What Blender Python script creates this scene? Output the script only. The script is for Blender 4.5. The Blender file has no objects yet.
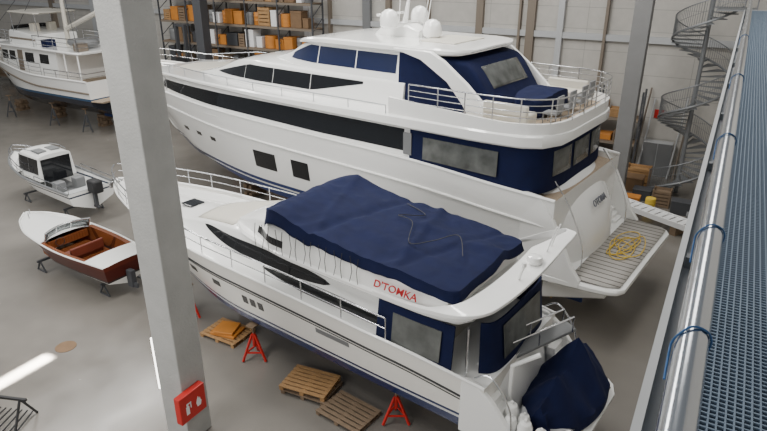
import bpy, math, random
from mathutils import Vector, Matrix, noise
random.seed(3)
R=math.radians
SC=bpy.context.scene
# ------------------------------------------------------------ materials
def mat(name,col,rough=.5,metal=0,var=0.0,scale=3,coat=0,bump=0,bscale=40,trans=0,emit=0,spec=.5):
    m=bpy.data.materials.new(name);m.use_nodes=True
    nt=m.node_tree;b=nt.nodes['Principled BSDF']
    b.inputs['Base Color'].default_value=(*col,1);b.inputs['Roughness'].default_value=rough
    b.inputs['Metallic'].default_value=metal;b.inputs['Coat Weight'].default_value=coat
    b.inputs['Transmission Weight'].default_value=trans;b.inputs['Specular IOR Level'].default_value=spec
    tc=nt.nodes.new('ShaderNodeTexCoord')
    if var>0:
        n=nt.nodes.new('ShaderNodeTexNoise');n.inputs['Scale'].default_value=scale;n.inputs['Detail'].default_value=5
        nt.links.new(tc.outputs['Object'],n.inputs['Vector'])
        mx=nt.nodes.new('ShaderNodeMix');mx.data_type='RGBA'
        mx.inputs[6].default_value=(*[c*(1-var) for c in col],1);mx.inputs[7].default_value=(*[min(1,c*(1+var)) for c in col],1)
        nt.links.new(n.outputs['Fac'],mx.inputs[0]);nt.links.new(mx.outputs[2],b.inputs['Base Color'])
    if bump>0:
        n2=nt.nodes.new('ShaderNodeTexNoise');n2.inputs['Scale'].default_value=bscale
        nt.links.new(tc.outputs['Object'],n2.inputs['Vector'])
        bp=nt.nodes.new('ShaderNodeBump');bp.inputs['Strength'].default_value=bump;bp.inputs['Distance'].default_value=.03
        nt.links.new(n2.outputs['Fac'],bp.inputs['Height']);nt.links.new(bp.outputs['Normal'],b.inputs['Normal'])
    if emit>0:
        b.inputs['Emission Color'].default_value=(*col,1);b.inputs['Emission Strength'].default_value=emit
    return m
def zband(name,bands,rough=.2,coat=.4):
    m=mat(name,(.8,.8,.8),rough,coat=coat);nt=m.node_tree;b=nt.nodes['Principled BSDF']
    tc=[n for n in nt.nodes if n.type=='TEX_COORD'][0]
    sp=nt.nodes.new('ShaderNodeSeparateXYZ');nt.links.new(tc.outputs['Object'],sp.inputs[0])
    mr=nt.nodes.new('ShaderNodeMath');mr.operation='DIVIDE';mr.inputs[1].default_value=10
    nt.links.new(sp.outputs['Z'],mr.inputs[0])
    cr=nt.nodes.new('ShaderNodeValToRGB');cr.color_ramp.interpolation='CONSTANT'
    e=cr.color_ramp.elements
    e[0].position=0;e[0].color=(*bands[0][1],1)
    e[1].position=bands[0][0]/10;e[1].color=(*bands[1][1],1)
    for i in range(2,len(bands)):
        k=e.new(bands[i-1][0]/10);k.color=(*bands[i][1],1)
    nt.links.new(mr.outputs[0],cr.inputs[0]);nt.links.new(cr.outputs[0],b.inputs['Base Color'])
    return m
def lines(name,c1,c2,period,axis='Y',frac=.1,rough=.6,axis2=None,period2=1):
    m=mat(name,c1,rough);nt=m.node_tree;b=nt.nodes['Principled BSDF']
    tc=[n for n in nt.nodes if n.type=='TEX_COORD'][0]
    sp=nt.nodes.new('ShaderNodeSeparateXYZ');nt.links.new(tc.outputs['Object'],sp.inputs[0])
    def ln(ax,per):
        a=nt.nodes.new('ShaderNodeMath');a.operation='DIVIDE';a.inputs[1].default_value=per
        nt.links.new(sp.outputs[ax],a.inputs[0])
        f=nt.nodes.new('ShaderNodeMath');f.operation='FRACT';nt.links.new(a.outputs[0],f.inputs[0])
        g=nt.nodes.new('ShaderNodeMath');g.operation='LESS_THAN';g.inputs[1].default_value=frac*(period/per)
        nt.links.new(f.outputs[0],g.inputs[0]);return g.outputs[0]
    o=ln(axis,period)
    if axis2:
        o2=ln(axis2,period2);x=nt.nodes.new('ShaderNodeMath');x.operation='MAXIMUM'
        nt.links.new(o,x.inputs[0]);nt.links.new(o2,x.inputs[1]);o=x.outputs[0]
    n=nt.nodes.new('ShaderNodeTexNoise');n.inputs['Scale'].default_value=2;nt.links.new(tc.outputs['Object'],n.inputs['Vector'])
    m0=nt.nodes.new('ShaderNodeMix');m0.data_type='RGBA'
    m0.inputs[6].default_value=(*[c*.85 for c in c1],1);m0.inputs[7].default_value=(*[min(1,c*1.1) for c in c1],1)
    nt.links.new(n.outputs['Fac'],m0.inputs[0])
    mx=nt.nodes.new('ShaderNodeMix');mx.data_type='RGBA';mx.inputs[7].default_value=(*c2,1)
    nt.links.new(m0.outputs[2],mx.inputs[6]);nt.links.new(o,mx.inputs[0]);nt.links.new(mx.outputs[2],b.inputs['Base Color'])
    return m
WHITE=(.90,.90,.88)
M={}
M['gel']=mat('gelcoat_white',WHITE,.15,var=.02,scale=.6,coat=.6)
M['gel2']=mat('gelcoat_cream',(.58,.55,.48),.45,var=.05,scale=2)
M['navy']=mat('navy_canvas',(.0035,.0075,.040),.85,var=.3,scale=2.5,bump=.4,bscale=4,spec=.25)
M['glass']=mat('dark_glass',(.010,.011,.013),.08,coat=.2)
M['bglass']=mat('blue_glass',(.004,.011,.05),.35,spec=.35)
M['clear']=mat('clear_vinyl',(.095,.10,.095),.2,var=.9,scale=1.8,bump=.5,bscale=3)
M['steel']=mat('polished_steel',(.72,.73,.75),.22,metal=1)
M['rail']=mat('shiny_rail_tube',(.52,.54,.57),.2,metal=1)
M['galv']=mat('galvanised_steel',(.50,.52,.54),.42,metal=.8,var=.1,scale=8)
M['stair']=mat('stair_steel',(.22,.23,.24),.5,metal=.3)
M['dark']=mat('dark_rubber',(.02,.02,.022),.6)
M['grey']=mat('grey_plastic',(.18,.185,.19),.5)
M['post']=mat('brown_grey_post',(.20,.165,.13),.6)
M['lgrey']=mat('light_grey_paint',(.47,.48,.49),.5,var=.05)
M['teak']=lines('bleached_teak',(.42,.40,.37),(.12,.11,.10),.30,'Y',.2,.7)
M['teakdeck']=lines('teak_deck',(.40,.31,.22),(.1,.08,.06),.1,'Y',.1,.6)
M['red']=mat('red_paint',(.55,.02,.015),.45)
M['redtxt']=mat('red_letters',(.5,.015,.02),.4)
M['whitetxt']=mat('white_symbols',(.85,.85,.85),.5)
M['greytxt']=mat('grey_letters',(.13,.14,.17),.4)
M['wood']=mat('pine_wood',(.38,.22,.095),.7,var=.3,scale=6)
M['woodd']=mat('weathered_wood',(.20,.14,.09),.8,var=.35,scale=6)
M['mahog']=zband('varnished_mahogany_hull',[(.80,(.70,.69,.65)),(.86,(.03,.02,.02)),(1.30,(.065,.009,.005)),(10,(.10,.016,.008))],.3,.05)
M['mahogin']=lines('varnished_planks',(.18,.055,.018),(.08,.022,.008),.12,'Y',.1,.25)
M['mahogseat']=mat('red_brown_upholstery',(.15,.032,.016),.5,var=.2)
M['orange']=mat('orange_plastic',(.52,.20,.035),.5,var=.2)
M['yellow']=mat('yellow_hose',(.72,.50,.06),.5)
M['blue']=mat('blue_rope',(.03,.11,.28),.6)
M['antif']=mat('antifouling_blue',(.012,.03,.12),.6)
M['bronze']=mat('bronze_propeller',(.45,.28,.1),.35,metal=1)
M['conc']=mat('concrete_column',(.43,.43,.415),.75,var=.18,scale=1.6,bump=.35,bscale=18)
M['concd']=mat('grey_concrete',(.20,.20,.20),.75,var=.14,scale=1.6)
M['dgrey']=mat('dark_grey_steel',(.06,.063,.07),.5)
M['white']=mat('white_paint',(.8,.8,.8),.5)
M['brown']=mat('brown_box',(.19,.115,.06),.7,var=.25)
M['tube']=mat('light_patch_glow',(1,.97,.9),.5,emit=6)  # emission imitates a bright patch of light beside the column
fm=mat('polished_concrete_floor',(.20,.185,.165),.36,var=.34,scale=.30)
nt=fm.node_tree;b=nt.nodes['Principled BSDF'];tc=[n for n in nt.nodes if n.type=='TEX_COORD'][0]
n=nt.nodes.new('ShaderNodeTexNoise');n.inputs['Scale'].default_value=1.2;n.inputs['Detail'].default_value=8
nt.links.new(tc.outputs['Object'],n.inputs['Vector'])
mrr=nt.nodes.new('ShaderNodeMapRange');mrr.inputs[3].default_value=.08;mrr.inputs[4].default_value=.34
nt.links.new(n.outputs['Fac'],mrr.inputs[0]);nt.links.new(mrr.outputs[0],b.inputs['Roughness'])
M['floor']=fm
M['wall']=lines('wall_panels',(.50,.48,.445),(.32,.31,.29),1.2,'Z',.025,.7,'X',6.0)

# ------------------------------------------------------------ mesh builder
class MB:
    def __init__(s): s.v=[];s.f=[];s.mi=[]
    def add(s,vs,fs,mi=0):
        o=len(s.v);s.v+= [Vector(q) for q in vs];s.f+=[[i+o for i in f] for f in fs];s.mi+=[mi]*len(fs);return s
    def box(s,c,sz,rot=None,mi=0):
        x,y,z=[q/2 for q in sz];vs=[Vector((i*x,j*y,k*z)) for i in(-1,1) for j in(-1,1) for k in(-1,1)]
        if rot is not None:
            m=rot if isinstance(rot,Matrix) else Matrix.Rotation(rot,3,'Z');vs=[m@q for q in vs]
        c=Vector(c);return s.add([q+c for q in vs],[(0,1,3,2),(4,6,7,5),(0,4,5,1),(2,3,7,6),(0,2,6,4),(1,5,7,3)],mi)
    def bar(s,p,q,w,h,mi=0):
        p=Vector(p);q=Vector(q);d=(q-p);L=d.length;d.normalize()
        up=Vector((0,0,1)) if abs(d.z)<.95 else Vector((1,0,0));sd=d.cross(up).normalized();up=sd.cross(d)
        m=Matrix((d,sd,up)).transposed();return s.box((p+q)/2,(L,w,h),m,mi)
    def tube(s,pts,r,seg=8,closed=False,mi=0,flat=None):
        pts=[Vector(p) for p in pts];n=len(pts);vs=[];prev=None
        for i,p in enumerate(pts):
            if closed: t=pts[(i+1)%n]-pts[i-1]
            else: t=pts[min(i+1,n-1)]-pts[max(i-1,0)]
            t.normalize()
            if prev is None:
                a=Vector((0,0,1)) if abs(t.z)<.9 else Vector((1,0,0));sd=t.cross(a).normalized()
            else: sd=(prev-t*prev.dot(t)).normalized()
            prev=sd;up=sd.cross(t);rr=r[i] if isinstance(r,(list,tuple)) else r
            for k in range(seg):
                an=2*math.pi*k/seg;h=1 if flat is None else flat
                vs.append(p+sd*math.cos(an)*rr+up*math.sin(an)*rr*h)
        fs=[];m=n if closed else n-1
        for i in range(m):
            for k in range(seg):
                a=i*seg+k;b2=i*seg+(k+1)%seg;c=((i+1)%n)*seg+(k+1)%seg;d=((i+1)%n)*seg+k;fs.append((a,b2,c,d))
        if not closed: fs.append(list(range(seg))[::-1]);fs.append([(n-1)*seg+k for k in range(seg)])
        return s.add(vs,fs,mi)
    def lathe(s,prof,c,seg=20,mi=0,mat3=None):
        vs=[];c=Vector(c)
        for r,z in prof:
            for k in range(seg):
                q=Vector((r*math.cos(2*math.pi*k/seg),r*math.sin(2*math.pi*k/seg),z))
                vs.append((mat3@q if mat3 else q)+c)
        fs=[];n=len(prof)
        for i in range(n-1):
            for k in range(seg): fs.append((i*seg+k,i*seg+(k+1)%seg,(i+1)*seg+(k+1)%seg,(i+1)*seg+k))
        fs.append(list(range(seg))[::-1]);fs.append([(n-1)*seg+k for k in range(seg)])
        return s.add(vs,fs,mi)
    def grid(s,rows,mi=0,closed=False):
        n=len(rows);m=len(rows[0]);fs=[]
        for i in range(n-1):
            for j in range(m if closed else m-1): fs.append((i*m+j,i*m+(j+1)%m,(i+1)*m+(j+1)%m,(i+1)*m+j))
        return s.add([q for r in rows for q in r],fs,mi)
    def loft(s,rows,mi=0):
        o=len(s.v);s.grid(rows,mi,True);m=len(rows[0]);k=len(rows)
        s.f.append([o+i for i in range(m)][::-1]);s.f.append([o+(k-1)*m+i for i in range(m)]);s.mi+=[mi,mi];return s
    def obj(s,name,mats,parent=None,smooth=35,bevel=0,loc=(0,0,0),rz=0,label=None,solid=0):
        me=bpy.data.meshes.new(name);me.from_pydata([tuple(q) for q in s.v],[],s.f)
        if not isinstance(mats,(list,tuple)): mats=[mats]
        for m in mats: me.materials.append(m)
        me.polygons.foreach_set('material_index',s.mi);me.validate();me.update()
        import bmesh
        bm=bmesh.new();bm.from_mesh(me);bmesh.ops.recalc_face_normals(bm,faces=bm.faces);bm.to_mesh(me);bm.free()
        if smooth:
            me.shade_smooth();me.set_sharp_from_angle(angle=R(smooth))
        ob=bpy.data.objects.new(name,me);SC.collection.objects.link(ob)
        ob.location=loc;ob.rotation_euler=(0,0,rz)
        if parent: ob.parent=parent
        if solid:
            md=ob.modifiers.new('solid','SOLIDIFY');md.thickness=solid;md.offset=-1
        if bevel:
            md=ob.modifiers.new('bevel','BEVEL');md.width=bevel;md.segments=2;md.limit_method='ANGLE'
        if label: ob['label']=label
        return ob
def top(name,label,cat,loc=(0,0,0),rz=0,group=None):
    o=bpy.data.objects.new(name,None);SC.collection.objects.link(o);o.location=loc;o.rotation_euler=(0,0,rz)
    o.empty_display_size=.3
    o['label']=label;o['category']=cat
    if group:o['group']=group
    return o
def tag(o,label,cat,group=None):
    o['label']=label;o['category']=cat
    if group:o['group']=group
    return o
def structure(o): o['kind']='structure';return o
def interp(tab,x):
    if x<=tab[0][0]: return tab[0][1]
    if x>=tab[-1][0]: return tab[-1][1]
    n=len(tab)
    for i in range(n-1):
        if tab[i][0]<=x<=tab[i+1][0]:
            x0,y0=tab[i][:2];x1,y1=tab[i+1][:2];h=x1-x0;d=(y1-y0)/h
            def sl(a,b2): return 0 if a*b2<=0 else 2*a*b2/(a+b2)
            dl=(y0-tab[i-1][1])/(x0-tab[i-1][0]) if i>0 else d
            dr=(tab[i+2][1]-y1)/(tab[i+2][0]-x1) if i<n-2 else d
            m0=sl(dl,d) if i>0 else d;m1=sl(d,dr) if i<n-2 else d
            t=(x-x0)/h
            return (2*t**3-3*t**2+1)*y0+(t**3-2*t**2+t)*h*m0+(-2*t**3+3*t**2)*y1+(t**3-t**2)*h*m1
def frange(a,b2,n): return [a+(b2-a)*i/(n-1) for i in range(n)]
class Hull:
    def __init__(s,x0,L,rake,zs,zk,zc,bs,bc,p=(.7,1.4)):
        s.x0=x0;s.L=L;s.rake=rake;s.T=dict(zs=zs,zk=zk,zc=zc,bs=bs,bc=bc);s.p=p
    def g(s,k,u): return interp(s.T[k],u)
    def y(s,u,z):
        zs,zk,zc,bs,bc=[s.g(k,u) for k in('zs','zk','zc','bs','bc')];p=s.p[0]+(s.p[1]-s.p[0])*u
        if z>=zc: return bc+(bs-bc)*max(0,(z-zc)/(zs-zc))**p
        return bc*max(0,(z-zk)/(zc-zk))
    def x(s,u,z):
        zs,zk=s.g('zs',u),s.g('zk',u);h=(z-zk)/(zs-zk);return s.x0+u*(s.L-s.rake*(1-h))
    def u(s,x,z):
        u=(x-s.x0)/s.L
        for _ in range(8):
            u=max(0,min(1,u));zs,zk=s.g('zs',u),s.g('zk',u);h=(z-zk)/(zs-zk);u=(x-s.x0)/(s.L-s.rake*(1-h))
        return max(0,min(1,u))
    def B(s,x,z): return s.y(s.u(x,z),z)
    def build(s,name,m,parent,nu=48,ns=10,label=None):
        rows=[]
        for i in range(nu+1):
            u=i/nu;u=1-(1-u)**1.15
            zs,zk,zc=s.g('zs',u),s.g('zk',u),s.g('zc',u)
            zz=[zs+(zc-zs)*k/ns for k in range(ns+1)]+[zc+(zk-zc)*k/4 for k in range(1,5)]
            P=[(s.x(u,z),s.y(u,z),z) for z in zz]
            rows.append([Vector(q) for q in P]+[Vector((q[0],-q[1],q[2])) for q in P[:-1][::-1]])
        mb=MB();mb.grid(rows);mb.f.append(list(range(len(rows[0]))));mb.mi.append(0)
        return mb.obj(name,m,parent,40,label=label)
    def deck(s,name,m,parent,drop=.1,inset=.04,u0=0,u1=.995,camber=.06,n=40,label=None):
        rows=[]
        for u in frange(u0,u1,n):
            zs=s.g('zs',u)-drop;x=s.x(u,zs);hb=max(.01,s.y(u,zs)-inset)
            rows.append([(x,hb*k,zs+camber*(1-k*k)) for k in (1,.75,.5,.25,0,-.25,-.5,-.75,-1)])
        return MB().grid(rows).obj(name,m,parent,30,label=label)
    def line(s,dz,u0=0,u1=1,off=.02,n=50,side=1,absz=None):
        pts=[]
        for u in frange(u0,u1,n):
            z=s.g('zs',u)+dz if absz is None else absz
            pts.append(Vector((s.x(u,z),side*(s.y(u,z)+off),z)))
        return pts
class House:
    def __init__(s,rows,crown=.1,sh=.14):
        s.rows=rows;s.crown=crown;s.sh=sh
        s.T=[[(r[0],r[k]) for r in rows] for k in range(1,5)]
    def at(s,x): return [interp(t,x) for t in s.T]
    def B(s,x,z):
        hb,ht,zb,zt=s.at(x);return hb+(ht-hb)*(z-zb)/(zt-zb)
    def top(s,x,y):
        hb,ht,zb,zt=s.at(x);return zt+s.crown*(1-min(1,(y/ht)**2))
    def build(s,name,m,parent,n=36,label=None):
        L=[]
        for x in frange(s.rows[0][0],s.rows[-1][0],n):
            hb,ht,zb,zt=s.at(x);sh=min(s.sh,(zt-zb)*.5)
            f=lambda z:hb+(ht-hb)*(z-zb)/(zt-zb)
            P=[(hb,zb),(f((zb+zt-sh)/2),(zb+zt-sh)/2),(f(zt-sh),zt-sh),(f(zt-sh)-sh*.12,zt-sh*.5),(f(zt-sh)-sh*.4,zt-sh*.15),(f(zt-sh)-sh,zt),(ht*.5,zt+s.crown*.75),(0,zt+s.crown)]
            L.append([Vector((x,y,z)) for y,z in P]+[Vector((x,-y,z)) for y,z in P[:-1][::-1]])
        return MB().loft(L).obj(name,m,parent,40,label=label)
def strip(name,m,parent,x0,x1,zt,zb,yf,off=.015,side=1,n=24,label=None,thick=.03,rows=4):
    zt=zt if callable(zt) else (lambda x,v=zt:v);zb=zb if callable(zb) else (lambda x,v=zb:v)
    A=[]
    for x in frange(x0,x1,n):
        a,b2=zt(x),zb(x);r=[]
        r.append(Vector((x,side*(yf(x,b2)-thick),b2)))
        for z in frange(b2,a,rows): r.append(Vector((x,side*(yf(x,z)+off),z)))
        r.append(Vector((x,side*(yf(x,a)-thick),a)));A.append(r)
    return MB().loft(A).obj(name,m,parent,40,label=label)
def toppatch(name,m,parent,H,x0,x1,y0,y1,off=.02,n=10,label=None):
    rows=[]
    for x in frange(x0,x1,n):
        ht=H.at(x)[1]
        rows.append([Vector((x,ht*k,H.top(x,ht*k)+off)) for k in frange(y0,y1,9)])
    return MB().grid(rows).obj(name,m,parent,40,solid=.04,label=label)
def wallstrip(mb,path,z0,z1,th=.06,flare=0,mi=0,closed=False):
    path=[Vector((p[0],p[1],0)) for p in path];n=len(path);rows=[]
    for i,p in enumerate(path):
        t=(path[(i+1)%n]-path[i-1]) if closed else (path[min(i+1,n-1)]-path[max(0,i-1)])
        t.normalize();nn=Vector((t.y,-t.x,0))
        a=z0(p.x) if callable(z0) else z0;b2=z1(p.x) if callable(z1) else z1
        rows.append([p+nn*flare+Vector((0,0,a)),p+Vector((0,0,b2)),p-nn*th+Vector((0,0,b2)),p+nn*(flare-th)+Vector((0,0,a))])
    mb.loft(rows,mi)
def smoothpath(pts,n=8,closed=False):
    P=[Vector(p) for p in pts];out=[];N=len(P)
    for i in range(N if closed else N-1):
        a=P[i-1] if (i>0 or closed) else P[i];b2=P[i];c=P[(i+1)%N];d=P[(i+2)%N] if (i+2<N or closed) else P[min(i+1,N-1)]
        for k in range(n):
            t=k/n;out.append(.5*((2*b2)+(-a+c)*t+(2*a-5*b2+4*c-d)*t*t+(-a+3*b2-3*c+d)*t**3))
    if not closed: out.append(P[-1])
    return out
def railing(name,parent,path,h,r=.02,posts=1.0,mids=1,m=None,lean=0):
    mb=MB();path=[Vector(p) for p in path];up=Vector((0,0,1))
    for k in range(mids+1): mb.tube([p+up*h*(1-k/(mids+1)) for p in path],r if k==0 else r*.6,6)
    acc=0;mb.tube([path[0],path[0]+up*h],r*.8,6)
    for a,b2 in zip(path,path[1:]):
        acc+=(b2-a).length
        if acc>=posts: acc=0;mb.tube([b2,b2+up*h],r*.8,6)
    return mb.obj(name,m or M['steel'],parent,60)
def text(name,s,size,m,parent,mtx,ext=.01,shear=0,off=.008):
    cu=bpy.data.curves.new(name,'FONT');cu.body=s;cu.size=size;cu.extrude=ext;cu.shear=shear;cu.align_x='CENTER';cu.align_y='CENTER';cu.offset=off
    o=bpy.data.objects.new(name,cu);SC.collection.objects.link(o)
    me=bpy.data.meshes.new_from_object(o.evaluated_get(bpy.context.evaluated_depsgraph_get()));bpy.data.objects.remove(o)
    me.materials.clear();me.materials.append(m)
    ob=bpy.data.objects.new(name,me);SC.collection.objects.link(ob);ob.parent=parent;ob.matrix_local=mtx;return ob
def facing(loc,xa,ya):
    xa=Vector(xa).normalized();ya=Vector(ya).normalized();za=xa.cross(ya)
    m=Matrix((xa,ya,za)).transposed().to_4x4();m.translation=Vector(loc);return m
def cloth(name,parent,zf,x0,x1,y0,y1,nx=60,ny=40,drop=.4,m=None,label=None,amp=.05,seed=0,corner=.25,outline=None):
    rows=[]
    for i in range(-5,nx+6):
        r=[]
        for j in range(-5,ny+6):
            a=min(1,max(0,i/nx));b2=min(1,max(0,j/ny));x=x0+(x1-x0)*a;y=y0+(y1-y0)*b2
            k=max(0,-i,i-nx,-j,j-ny)/5
            nz=noise.noise(Vector((x*.8+seed,y*1.0,0)));nr=abs(noise.noise(Vector((x*1.6+y*.9,y*1.8-x*.5+seed,3))))
            z=zf(x,y)+amp*nz-amp*.9*nr
            cx,cy=(x-(x0+x1)/2)/((x1-x0)/2),(y-(y0+y1)/2)/((y1-y0)/2)
            q=max(0,abs(cx)+abs(cy)-2+corner*2);sc=1-.35*q
            wob=.02*math.sin(x*5+y*4)*k
            o=outline(x) if outline else 1
            X=(x0+x1)/2+(x-(x0+x1)/2)*sc+cx*wob*(k>0);Y=((y0+y1)/2+(y-(y0+y1)/2)*sc)*o+cy*wob*(k>0)
            dd=drop(x,y) if callable(drop) else drop
            r.append(Vector((X+cx*.05*k,Y+cy*.05*k,z-dd*k-.06*(k>0))))
        rows.append(r)
    return MB().grid(rows).obj(name,m or M['navy'],parent,60,label=label,solid=.02)
def plate(mb,rows,mi=0,e=.06):
    L=[]
    for x,h,z0,z1 in rows:
        L.append([Vector(q) for q in [(x,h-e,z0),(x,h,z0+e),(x,h,z1-e),(x,h-e,z1),(x,0,z1+.02),(x,-h+e,z1),(x,-h,z1-e),(x,-h,z0+e),(x,-h+e,z0)]])
    mb.loft(L,mi);return mb
def rnd(tab,n=40):
    xs=frange(tab[0][0],tab[-1][0],n);xs=sorted(set(xs+[t[0] for t in tab]))
    return [(x,interp([(t[0],t[1]) for t in tab],x),interp([(t[0],t[2]) for t in tab],x),interp([(t[0],t[3]) for t in tab],x)) for x in xs]

# ------------------------------------------------------------ ROOM
def sbox(name,c,sz,m,rz=0):
    return structure(MB().box((0,0,0),sz).obj(name,m,None,0,loc=c,rz=rz))
sbox('floor',(-32,15,-.1),(90,52,.2),M['floor'])
sbox('wall_back',(-32,38.75,8),(90,.5,16),M['wall'])
sbox('wall_left',(-77,15,8),(.5,47,16),M['wall'])
sbox('wall_right',(3.4,15,8),(.5,47,16),M['wall'])
for i,(e,w,k) in enumerate([(-9.5,.35,'lgrey'),(-11.3,.5,'post'),(-14.6,.45,'post'),(-21.2,.35,'post'),(-22.9,.6,'grey'),(-28.0,.5,'white'),(-34,.5,'post'),(-40,.5,'lgrey'),(-46,.5,'post'),(-52,.5,'lgrey'),(-58,.5,'post'),(-12.0,.14,'post'),(-18.2,.2,'post'),(-6.9,.16,'post'),(-26,.18,'post')]):
    sbox('trim_%d'%(i+1),(e,38.35,8),(w,.35,16),M[k])
sbox('trim_20',(-32,38.4,7.6),(90,.3,.35),M['lgrey'])
o=MB().box((0,0,8),(.82,.82,16)).obj('concrete_column',M['conc'],None,0,bevel=.03,loc=(-11.1,8.9,0));tag(o,'tall square grey precast concrete hall column carrying a red fire sign','column')
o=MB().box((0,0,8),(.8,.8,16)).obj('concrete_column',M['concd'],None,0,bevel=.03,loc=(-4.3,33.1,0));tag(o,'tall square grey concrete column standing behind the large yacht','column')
o=MB().box((0,0,8),(.75,.75,16)).obj('steel_column',M['dgrey'],None,0,bevel=.03,loc=(-33.9,33.6,0));tag(o,'dark grey steel column standing before the storage racks','column')
fs=top('fire_sign','red box sign with white extinguisher and flame symbols on the column','sign',(-10.58,8.62,1.35))
MB().box((0,0,0),(.20,.86,.8)).obj('box',M['red'],fs,0,bevel=.02)
q=.112
mb=MB();mb.box((q,-.2,-.06),(.012,.10,.24));mb.box((q,-.2,.09),(.012,.05,.06));mb.box((q,-.15,.13),(.012,.16,.03));mb.box((q,-.09,.05),(.012,.025,.16));mb.obj('extinguisher_symbol',M['whitetxt'],fs,0)
mb=MB();mb.add([(q,.12,-.16),(q,.23,-.16),(q,.27,-.05),(q,.24,.0),(q,.23,.08),(q,.20,.04),(q,.17,.14),(q,.12,.05),(q,.09,-.04)],[(0,1,2,3,4,5,6,7,8)]);mb.obj('flame_symbol',M['whitetxt'],fs,0,solid=.006)
lt=top('light_patch_tube','glowing vertical tube made up for a light patch at the concrete column','light patch',(-11.60,8.62,0))  # no real lamp: glowing tube made up in place of a light patch
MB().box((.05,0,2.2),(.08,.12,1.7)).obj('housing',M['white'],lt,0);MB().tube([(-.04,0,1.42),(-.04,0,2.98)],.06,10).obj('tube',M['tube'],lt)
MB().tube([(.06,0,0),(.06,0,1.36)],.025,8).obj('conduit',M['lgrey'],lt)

# ------------------------------------------------------------ WALKWAY
wk=top('walkway','elevated galvanised steel walkway with blue-grey grating and tube handrail','walkway',(0,0,0))
mb=MB();Z=9.72;YE=33.0;LC=(YE-1)/2;LL=YE+1
mb.box((-.085,LC,Z-.06),(.05,LL,.20));mb.box((1.9,LC,Z-.08),(.06,LL,.2));mb.box((-.03,LC,Z-.16),(.12,LL,.02));mb.box((.9,YE,Z-.06),(2.0,.06,.2))
for k in range(12): mb.box((.9,-.5+k*2.9,Z-.12),(1.9,.1,.14))
mb.obj('beam',M['lgrey'],wk,0)
gm=mat('grating_paint',(.20,.26,.335),.5,metal=.2)
mb=MB()
for k in range(46): mb.box((.03+k*.041,LC,Z),(.009,LL,.03))
for k in range(830): mb.box((.93,-1+k*.041,Z+.004),(1.85,.010,.02))
mb.obj('grating',gm,wk,0)
MB().box((.92,LC,Z-.22),(1.85,LL,.01)).obj('under_sheet',mat('under_sheet',(.05,.075,.11),.7),wk,0)
mb=MB();mb.tube([(.045,y,10.97) for y in (-1,10,20,YE)],.045,16);mb.obj('handrail',M['rail'],wk,60)
for k in range(14):
    MB().box((.045,1.9+k*2.4,10.33),(.05,.012,1.22)).obj('post',M['galv'],wk,0)
mb=MB();mb.tube([(.02,y,10.4) for y in (-1,10,20,YE)],.018,8);mb.obj('mid_rail',M['rail'],wk,60)
MB().box((-.4,34.0,Z-.02),(1.6,2.0,.06)).obj('landing',M['stair'],wk,0)
railing('landing_rail',wk,[(-1.15,32.9,Z),(-.1,32.9,Z)],1.05,.025,.3,2,M['stair'])
railing('landing_rail',wk,[(.4,33,Z),(.4,34,Z),(.4,35.0,Z)],1.05,.025,.3,2,M['stair'])
for k,(y,l) in enumerate([(1.72,.16),(2.55,.2),(4.1,.3),(6.4,.35),(9.8,.5)]):
    P=smoothpath([(-.004,y-l,10.94),(-.006,y-l*.5,10.965),(-.004,y-.03,10.985),(.02,y,11.012),(.045,y+.02,11.020),(.08,y+.035,11.003),(.095,y+.04,10.97),(.088,y+.04,10.93)],6)
    tag(MB().tube(P,.0035,6).obj('cable',M['blue'],None,60),'thin blue cable hugging the tube handrail','cable','cables on the handrail')

# spiral staircase
sp=top('spiral_staircase','grey steel spiral staircase winding up to the walkway','staircase',(-1.5,35.4,0))
MB().tube([(0,0,0),(0,0,10.9)],.11,12).obj('centre_pole',M['stair'],sp)
N=43;rise=9.7/N;SR=1.55;ST=20
for k in range(N):
    a0=R(200)+k*R(ST);a1=a0+R(ST+1);z=(k+1)*rise;vs=[]
    for zz in (z-.05,z): vs+= [(.08*math.cos(a0),.08*math.sin(a0),zz),(SR*math.cos(a0),SR*math.sin(a0),zz),(SR*math.cos(a1),SR*math.sin(a1),zz),(.08*math.cos(a1),.08*math.sin(a1),zz)]
    MB().add(vs,[(0,1,2,3),(7,6,5,4),(0,4,5,1),(1,5,6,2),(2,6,7,3),(3,7,4,0)]).obj('tread',M['stair'],sp,0)
mb=MB()
for hh in (.5,1.0): mb.tube([(SR*math.cos(R(200)+k*R(ST/2)),SR*math.sin(R(200)+k*R(ST/2)),k*rise/2+hh+rise) for k in range(2*N)],.032 if hh==1 else .012,6)
mb.tube([(SR*math.cos(R(200)+k*R(ST/2)),SR*math.sin(R(200)+k*R(ST/2)),k*rise/2+rise-.05) for k in range(2*N)],.06,6)
for k in range(5*N): 
    a=R(200)+k*R(ST/5);c=(SR*math.cos(a),SR*math.sin(a));mb.tube([(*c,(k/5+1)*rise-.03),(*c,(k/5+1)*rise+1.0)],.011,4)
mb.obj('railing',M['stair'],sp,60)

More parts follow.
